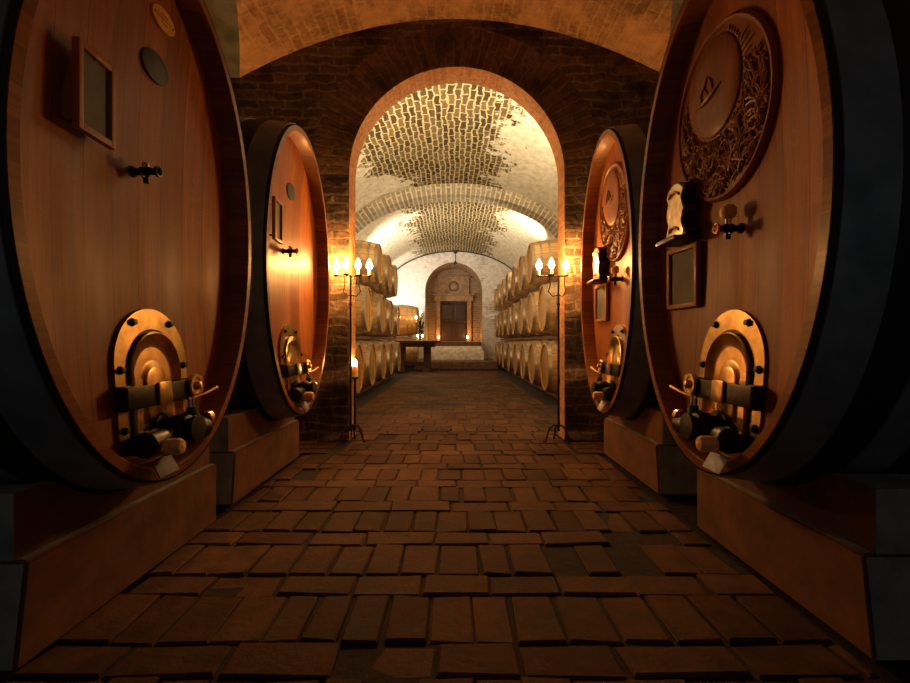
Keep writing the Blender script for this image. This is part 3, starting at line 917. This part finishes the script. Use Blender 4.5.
casks = [
    ('near left cask', make_cask('wine_cask', 'near left big oak cask with oval plates and a brass manhole, cut by the frame', -1, 1.0, 1.70, .645, 0, 'the near left cask')),
    ('far left cask', make_cask('wine_cask', 'far left big oak cask beside the arch, oval enamel plate on its head', -1, 1.0, 3.168, .648, 0, 'the far left cask by the arch')),
    ('near right cask', make_cask('wine_cask', 'near right big oak cask with a carved round relief, cut by the frame', 1, .93, 1.784, .623, 0, 'the near right cask')),
    ('far right cask', make_cask('wine_cask', 'far right big oak cask beside the arch with a carved round relief', 1, .995, 3.22, .625, -.037, 'the far right cask by the arch')),
]
for nm, (root, T, yv, zv, m) in casks:
    right = 'right' in nm
    q = T @ Vector((.158, yv - .185 * m, zv - .030))
    bm = nb()
    lathe(bm, [(-.035, .020), (-.028, .026), (.01, .029), (.025, .022), (.03, 0)], 'X', (0, 0, 0), 12)
    tag(obj('wooden_bung', bm, CORK, None, 35, q, root.rotation_euler.z), 'orange wooden bung held under the valve of the %s' % nm, 'bung', 'wooden bungs under the valves')
    q = T @ Vector((.128, yv - .195 * m, zv - .090))
    bm = nb()
    M = Matrix.Rotation(-.5, 4, 'Y')
    box(bm, (0, 0, 0), (.004, .105, .06), .0015, M)
    box(bm, (-.001, 0, .028), (.008, .05, .008), .002, M)
    tag(obj('hanging_card', bm, CARD_B if right else CARD_D, None, 35, q, root.rotation_euler.z), '%s card hanging below the valve of the %s' % ('pale blue' if right else 'dark grey', nm), 'card', 'cards under the valves')

# plinths
def plinth(label, side, ax, zc, A, y0, y1, xf, yaw=0.0):
    t = thing('cask_plinth', label, 'plinth', (side * xf, (y0 + y1) / 2, 0), 0, 'plinths under the casks')
    L = y1 - y0; s = side
    # lower tier: front face rust painted, ends grey; the end facing the camera is battered
    bm = nb()
    D = 1.25
    def blk(z0, z1, off, bat):
        pts = []
        for z, b in ((z0, bat), (z1, 0)):
            pts.append([(s * off, -L / 2 - b, z), (s * D, -L / 2 - b, z), (s * D, L / 2, z), (s * off, L / 2, z)])
        lo = [bm.verts.new(p) for p in pts[0]]; hi = [bm.verts.new(p) for p in pts[1]]
        fs = [bm.faces.new((lo[k], lo[(k + 1) % 4], hi[(k + 1) % 4], hi[k])) for k in range(4)]
        fs[3].material_index = 0
        for k in (0, 1, 2): fs[k].material_index = 1
        bm.faces.new(lo[::-1]).material_index = 1; bm.faces.new(hi).material_index = 1
    blk(0, .272, 0, .035)
    es = [e for e in bm.edges]
    bmesh.ops.bevel(bm, geom=es, offset=.008, segments=2, affect='EDGES')
    obj('base', bm, [PED_F, PED_G], t)
    # saddle block hollowed to the cask
    bm = nb(); n, mm = 24, 14
    off = .035
    def top(x, y):
        # x outward distance from plinth front
        p = Matrix.Rotation(-yaw, 3, 'Z') @ Vector((s * (xf + x - ax), (y0 + y1) / 2 + y - zc, 0))
        lx = -s * p.x
        sc = scale_at(max(-BLEN, min(0, lx)))
        a, b = A * sc + .016, BB * sc + .016
        yy = p.y
        k = 1 - (yy / a) ** 2
        z = YC - b * math.sqrt(k) if k > 0 else 9
        return max(.2735, min(.45, z - .002))
    def P(i, j):
        x = off + (D - off) * i / mm; y = -L / 2 + L * j / n
        return (s * x, y, top(x, y))
    V = surf(bm, mm, n, P, lambda i, j: (i, j), 1)
    lowv = [[bm.verts.new((v.co.x, v.co.y, .2725)) for v in row] for row in V]
    def side_strip(a, b, mi):
        for k in range(len(a) - 1):
            f = bm.faces.new((a[k], a[k + 1], b[k + 1], b[k])); f.material_index = mi
    side_strip(V[0], lowv[0], 0); side_strip(V[-1], lowv[-1], 1)
    side_strip([r[0] for r in V], [r[0] for r in lowv], 1); side_strip([r[-1] for r in V], [r[-1] for r in lowv], 1)
    for i in range(mm):
        for j in range(n):
            bm.faces.new((lowv[i][j], lowv[i][j + 1], lowv[i + 1][j + 1], lowv[i + 1][j])).material_index = 1
    obj('saddle', bm, [PED_F, PED_G], t)
plinth('rust painted masonry plinth carrying the near left cask', -1, 1.0, 1.70, .645, 1.25, 2.25, 1.125)
plinth('rust painted masonry plinth carrying the far left cask', -1, 1.0, 3.168, .648, 2.49, 3.52, 1.15)
plinth('rust painted masonry plinth carrying the near right cask', 1, .93, 1.784, .623, 1.29, 2.18, 1.11)
plinth('rust painted masonry plinth carrying the far right cask', 1, .995, 3.22, .63, 2.66, 3.6, 1.13, -.037)

# ------------------------------------------------------------------ barrels
BR, HR, BL = .41, .34, 1.0
def brad(x, R=BR, H=HR):
    k = (x + BL / 2) / (BL / 2)
    return R - (R - H) * k * k
def make_barrel(label, group):
    t = thing('oak_barrel', label, 'barrel', (0, 0, 0), 0, group)
    bm = nb(); n, m = 40, 14
    surf(bm, n, m, lambda i, j: (-BL * j / m, brad(-BL * j / m) * math.cos(2 * PI * i / n), brad(-BL * j / m) * math.sin(2 * PI * i / n)), lambda i, j: (i / n, BL * j / m))
    for x0, dr in ((0, 1), (-BL, -1)):
        surf(bm, n, 2, lambda i, j: (x0 - dr * (.03 if j == 2 else 0), (HR - (.02 if j else 0)) * math.cos(2 * PI * i / n), (HR - (.02 if j else 0)) * math.sin(2 * PI * i / n)), lambda i, j: (i / n, j * .02))
    bmesh.ops.remove_doubles(bm, verts=bm.verts[:], dist=.0004)
    obj('staves', bm, BARREL, t, 40)
    for x in (-.03, -BL + .03):
        bm = nb(); lathe(bm, [(-.006, HR - .018), (.006, HR - .018)], 'X', (x, 0, 0), 40); obj('head', bm, BHEAD, t)
    for x0, x1 in ((-.004, -.05), (-.13, -.17), (-.27, -.31), (-.69, -.73), (-.83, -.87), (-.95, -.996)):
        bm = nb(); th = .004
        P = [(x0, brad(x0) + .0005), (x0, brad(x0) + th), ((x0 + x1) / 2, brad((x0 + x1) / 2) + th), (x1, brad(x1) + th), (x1, brad(x1) + .0005)]
        lathe(bm, P, 'X', (0, 0, 0), 40, None, False)
        obj('hoop', bm, BHOOP, t, 40)
    bm = nb(); lathe(bm, [(BR - .006, .028), (BR + .006, .026), (BR + .008, 0)], 'Z', (-BL / 2, 0, 0), 12); obj('bung', bm, RAILW, t, 35)
    return t

ordn = ['first', 'second', 'third', 'fourth', 'fifth', 'sixth', 'seventh', 'eighth', 'ninth', 'tenth']
RZ = [.485, 1.345, 2.205]
XB = 1.3
def rows(z0, n, pitch): return [z0 + pitch * k for k in range(n)]
layout = [
    (-1, 0, [6.47, 7.62, 8.78, 9.94, 11.3]), (-1, 1, [7.3, 8.55, 9.8, 11.1]), (-1, 2, [8.3, 9.42, 10.6]),
    (1, 0, [6.81, 7.92, 9.0, 10.1, 11.35, 12.7, 13.85, 14.9]), (1, 1, [7.05, 8.2, 9.35, 10.5, 11.65, 12.8, 13.95, 15.1]), (1, 2, [8.25, 9.4, 10.6, 11.8, 13.0, 14.2, 15.4]),
]
rown = ['bottom', 'middle', 'top']
proto = None
for s, r, ys in layout:
    for k, y in enumerate(ys):
        lab = 'oak barrel, %s from the arch in the %s row on the %s' % (ordn[k], rown[r], 'left' if s < 0 else 'right')
        grp = 'barrels stacked on the %s of the hall' % ('left' if s < 0 else 'right')
        loc = (s * (XB + random.uniform(-.02, .02)), y, RZ[r]); rz = 0 if s < 0 else PI
        if proto is None:
            proto = make_barrel(lab, grp); proto.location = loc; proto.rotation_euler.z = rz
        else:
            dup(proto, loc, rz, lab, grp)
for z, lab in ((.50, 'lower big barrel of the pair standing behind the table'), (1.50, 'upper big barrel of the pair standing behind the table')):
    b = dup(proto, (-1.13, 14.72, z), 0, lab, 'pair of bigger barrels behind the table')
    b.scale = (1.0, 1.19, 1.19)

# racks: rails under every row
def rack(s, ends):
    side = 'left' if s < 0 else 'right'
    for r, (a, b) in enumerate(ends):
        for d, fb in ((.25, 'aisle side'), (.75, 'wall side')):
            e = d + (.05 if d < .5 else -.05)
            lo = 0.0 if r == 0 else RZ[r - 1] + brad(-e)
            hi = RZ[r] - brad(-e)
            lo += .0075; hi -= .0075
            bm = nb(); box(bm, (0, 0, 0), (.09, b - a, hi - lo), .004)
            tag(obj('rack_rail', bm, RAILW, None, None, (s * (XB + d), (a + b) / 2, (lo + hi) / 2)), 'dark timber rail under the %s row of %s barrels, on its %s' % (rown[r], side, fb), 'rail', 'rails under the barrel rows')
rack(-1, [(6.1, 11.7), (6.4, 11.6), (7.1, 11.2)])
rack(1, [(6.4, 15.4), (6.5, 15.6), (6.8, 15.9)])
rb = brad(-.30) * 1.19
for d, fb in ((.25, 'aisle end'), (.75, 'wall end')):
    for z, h, lv in ((1.0, 2 * (.5 - rb) - .014, 'upper'), ((.5 - rb) / 2 - .002, .5 - rb - .012, 'lower')):
        bm = nb(); box(bm, (0, 0, 0), (.09, .5, h), .004)
        tag(obj('cradle_bar', bm, RAILW, None, None, (-1.13 - d, 14.72, z)), 'short timber bar under the %s big barrel behind the table, at its %s' % (lv, fb), 'bar', 'bars under the pair of big barrels')

# ------------------------------------------------------------------ candles
def flame_mesh(h, r):
    bm = nb()
    prof = [(0, .15 * r), (.08 * h, .6 * r), (.22 * h, .95 * r), (.36 * h, r), (.55 * h, .8 * r), (.75 * h, .45 * r), (.92 * h, .14 * r), (h, 0.0)]
    lathe(bm, prof, 'Z', (0, 0, 0), 10)
    return bm
def candle(label, loc, h, r, group, fh=.092, fr=.026, fmat=None, lit=True):
    bm = nb()
    lathe(bm, [(0, r), (h * .9, r), (h, r * .93), (h - .004, r * .6), (h - .006, .0)], 'Z', (0, 0, 0), 16)
    o = obj('candle', bm, WAX, None, 40, loc); tag(o, label, 'candle', group)
    bm = nb(); tube(bm, [(0, 0, h - .008), (.001, 0, h + .008)], .002, 6); w = obj('wick', bm, IRON, o)
    if lit:
        f = obj('flame', flame_mesh(fh, fr), fmat or FLAME, o, 60); f.location = (0, 0, h + .004)
    return o

def candelabrum(label, x, y, cands, barz, s):
    t = thing('floor_candelabrum', label, 'candelabrum', (x, y, 0), 0, 'wrought iron candelabra in the archway')
    bm = nb(); lathe(bm, [(.10, .011), (.5, .010), (.52, .016), (.54, .010), (barz - .25, .009), (barz - .24, .015), (barz - .22, .009), (barz + .01, .009)], 'Z', (0, 0, 0), 10); obj('pole', bm, WROUGHT, t, 40)
    for k in range(3):
        a = math.radians((-125, -8, 84)[k]); a = a if s < 0 else PI - a
        d = Vector((math.cos(a), math.sin(a), 0))
        pts = [d * .0 + Vector((0, 0, .14)), d * .04 + Vector((0, 0, .15)), d * .08 + Vector((0, 0, .12)), d * .10 + Vector((0, 0, .06)), d * .115 + Vector((0, 0, .012)), d * .135 + Vector((0, 0, .02))]
        bm = nb(); tube(bm, pts, .008, 8); obj('leg', bm, WROUGHT, t, 40)
    x0 = min(c for c, _ in cands) - .01; x1 = max(c for c, _ in cands) + .01
    bm = nb(); tube(bm, [(x0, 0, barz), (x1, 0, barz)], .006, 8)
    sg = 1 if (x0 + x1) > 0 else -1
    sc = [(.0, barz - .16), (.05 * sg, barz - .17), (.085 * sg, barz - .13), (.07 * sg, barz - .08), (.075 * sg, barz)]
    tube(bm, [(a, 0, b) for a, b in sc], .005, 8)
    tube(bm, [(-a * .7, 0, b) for a, b in sc], .005, 8)
    obj('crossbar', bm, WROUGHT, t, 40)
    for cx, dy in cands:
        bm = nb()
        if abs(dy) > 1e-4: tube(bm, [(cx, 0, barz), (cx, dy, barz)], .005, 8)
        lathe(bm, [(barz - .004, .008), (barz + .004, .026), (barz + .010, .028), (barz + .008, .0)], 'Z', (cx, dy, 0), 14)
        obj('drip_pan', bm, WROUGHT, t, 40)
    return t
CY = 3.985
def px(x, y=CY): return (x - 454.5) * y / F
lx = px(350.5)
barz = EYE + (341 - 275.5) * CY / F
lc = [px(336) - lx, px(347.5) - lx, px(358) - lx, px(368.5) - lx]
candelabrum('wrought iron floor candelabrum with four candles at the left arch jamb', lx, CY, [(lc[0], .015), (lc[1], -.05), (lc[2], .0), (lc[3], .04)], barz, -1)
pos = ['leftmost', 'second', 'third', 'rightmost']
for c, dy, p in zip(lc, (.015, -.05, 0, .04), pos):
    candle('lit candle, %s of four on the left candelabrum' % p, (lx + c, CY + dy, barz + .0105), .045, .012, 'candles on the left candelabrum')
rx = px(558.5)
rc = [px(540) - rx, px(551) - rx, px(566.5) - rx]
candelabrum('wrought iron floor candelabrum with three candles at the right arch jamb', rx, CY, [(rc[0], .04), (rc[1], -.02), (rc[2], .02)], barz, 1)
for c, dy, p in zip(rc, (.04, -.02, .02), ('leftmost', 'middle', 'rightmost')):
    candle('lit candle, %s of three on the right candelabrum' % p, (rx + c, CY + dy, barz + .0105), .045, .012, 'candles on the right candelabrum')
# low pillar candle on its own stand, left
ly, lxx = 4.2, (355 - 454.5) * 4.2 / F
ch = EYE - (376.5 - 341) * ly / F
t = thing('candle_stand', 'low iron stand holding a single pillar candle by the left jamb', 'candle stand', (lxx, ly, 0))
bm = nb(); lathe(bm, [(.06, .012), (ch - .02, .010)], 'Z', (0, 0, 0), 10); obj('pole', bm, WROUGHT, t, 40)
bm = nb(); lathe(bm, [(ch - .022, .012), (ch - .010, .034), (ch, .036), (ch, 0)], 'Z', (0, 0, 0), 14); obj('drip_pan', bm, WROUGHT, t, 40)
for k in range(3):
    a = 2 * PI * k / 3 + .2; d = Vector((math.cos(a), math.sin(a), 0))
    bm = nb(); tube(bm, [Vector((0, 0, .10)), d * .03 + Vector((0, 0, .11)), d * .055 + Vector((0, 0, .07)), d * .07 + Vector((0, 0, .008))], .007, 8); obj('leg', bm, WROUGHT, t, 40)
candle('thick pillar candle burning low beside the left arch jamb', (lxx, ly, ch + .0005), .095, .027, None, .06, .02)

# ------------------------------------------------------------------ table
t = thing('trestle_table', 'dark wooden table with slab legs at the left end of the hall', 'table', (-1.10, 13.5, 0))
TZ = .875
bm = nb(); box(bm, (0, 0, TZ - .03), (1.42, .66, .06), .008); obj('tabletop', bm, TABLEW, t)
bm = nb(); box(bm, (0, 0, TZ - .12), (1.1, .5, .12), .006); obj('apron', bm, TABLEW, t)
for x in (-.40, .33):
    bm = nb()
    prism(bm, [(-.28, 0), (.28, 0), (.24, .08), (.14, .12), (.12, .5), (.2, TZ - .18), (-.2, TZ - .18), (-.12, .5), (-.14, .12), (-.24, .08)], x - .10, x + .10)
    obj('leg', bm, TABLEW, t)
bm = nb(); box(bm, (-.03, 0, .22), (.6, .08, .1), .006); obj('stretcher', bm, TABLEW, t)
def tpx(x, y=13.4): return (x - 454.5) * y / F
cxx = tpx(420)
t = thing('table_candelabrum', 'dark branched candelabrum standing on the hall table', 'candelabrum', (cxx, 13.42, TZ))
bm = nb(); lathe(bm, [(0, .09), (.02, .08), (.04, .03), (.15, .025), (.2, .05), (.25, .025), (.45, .022), (.5, .045), (.56, .03)], 'Z', (0, 0, 0), 14); obj('stem', bm, IRON, t, 40)
for dx, dz in ((-.11, .50), (.02, .66)):
    bm = nb(); tube(bm, [(0, 0, .36), (dx * .8, 0, .34), (dx, 0, .42), (dx, 0, dz - .02)], .014, 8); lathe(bm, [(dz - .02, .01), (dz - .005, .04), (dz, .04), (dz, 0)], 'Z', (dx, 0, 0), 12); obj('branch', bm, IRON, t, 40)
bm = nb()
for k in range(16):
    a, z = random.uniform(0, 2 * PI), random.uniform(.15, .52)
    r = random.uniform(.03, .07) * (1 if z < .6 else .6)
    lathe(bm, [(-.045, .0), (-.02, .03), (.02, .03), (.05, 0)], 'Z', (r * math.cos(a) + .03, r * math.sin(a) * .6 + .05, z), 6)
obj('leaf_garland', bm, plain('dark_leaf', (.03, .028, .012), .8), t, 40)
candle('left lit candle of the table candelabrum', (cxx - .11, 13.42, TZ + .5005), .12, .024, 'candles of the table candelabrum', .09, .03, FLAME_S)
candle('right, higher lit candle of the table candelabrum', (cxx + .02, 13.42, TZ + .6605), .12, .024, 'candles of the table candelabrum', .09, .03, FLAME_S)
candle('left short white candle on the hall table', (tpx(418) , 13.25, TZ + .0005), .10, .035, 'short white candles on the table', .06, .022, FLAME_S)
candle('right short white candle on the hall table', (tpx(423), 13.25, TZ + .0005), .10, .035, 'short white candles on the table', .06, .022, FLAME_S)
candle('small candle glowing at the left foot of the niche door', ((438.5 - 454.5) * 17.9 / F, 17.9, NB + .0005), .12, .04, 'candles in the niche', .10, .035, FLAME_S)
candle('small candle glowing at the right foot of the niche door', ((467.5 - 454.5) * 17.9 / F, 17.9, NB + .0005), .12, .04, 'candles in the niche', .10, .035, FLAME_S)

# ------------------------------------------------------------------ light
def lamp(name, kind, loc, energy, col, size=.1, rot=None):
    l = bpy.data.lights.new(name, kind); l.energy = energy; l.color = col
    if kind == 'POINT': l.shadow_soft_size = size
    if kind == 'SPOT': l.shadow_soft_size = size; l.spot_size = math.radians(130); l.spot_blend = .6
    o = bpy.data.objects.new(name, l); COL.objects.link(o); o.location = loc
    if rot: o.rotation_euler = rot
    return o
def up(loc, energy, col, aim):
    d = Vector(aim) - Vector(loc)
    lamp('hall_uplight', 'SPOT', loc, energy, col, .06, d.to_track_quat('-Z', 'Y').to_euler())
up((-1.85, 15.75, 2.15), 95, (1.0, .93, .86), (-1.7, 17.0, 3.3))
up((-1.95, 12.0, 2.1), 330, (1.0, .88, .70), (-1.0, 13.4, 4.0))
up((1.95, 5.6, 2.55), 430, (1.0, .80, .50), (-.6, 7.0, 4.1))
up((-1.95, 5.6, 2.55), 430, (1.0, .80, .50), (.6, 7.0, 4.1))
up((2.1, 11.0, 2.85), 300, (1.0, .82, .54), (0.0, 12.0, 4.1))

w = bpy.data.worlds.new('dusk'); S.world = w; w.use_nodes = True
bg = w.node_tree.nodes['Background']
bg.inputs[0].default_value = (.84, .93, 1.0, 1); bg.inputs[1].default_value = .045

# ------------------------------------------------------------------ camera
cam = bpy.data.cameras.new('camera'); co = bpy.data.objects.new('camera', cam); COL.objects.link(co)
cam.sensor_width = 36; cam.lens = 36 * F / 910
cam.shift_x = 0.5 / 910
co.location = (0, 0, EYE); co.rotation_euler = (PI / 2, 0, 0)
cam.clip_start = .02
S.camera = co
S.view_settings.view_transform = 'Standard'; S.view_settings.look = 'None'
S.view_settings.gamma = 1; S.view_settings.use_curve_mapping = False
S.view_settings.exposure = 0.0
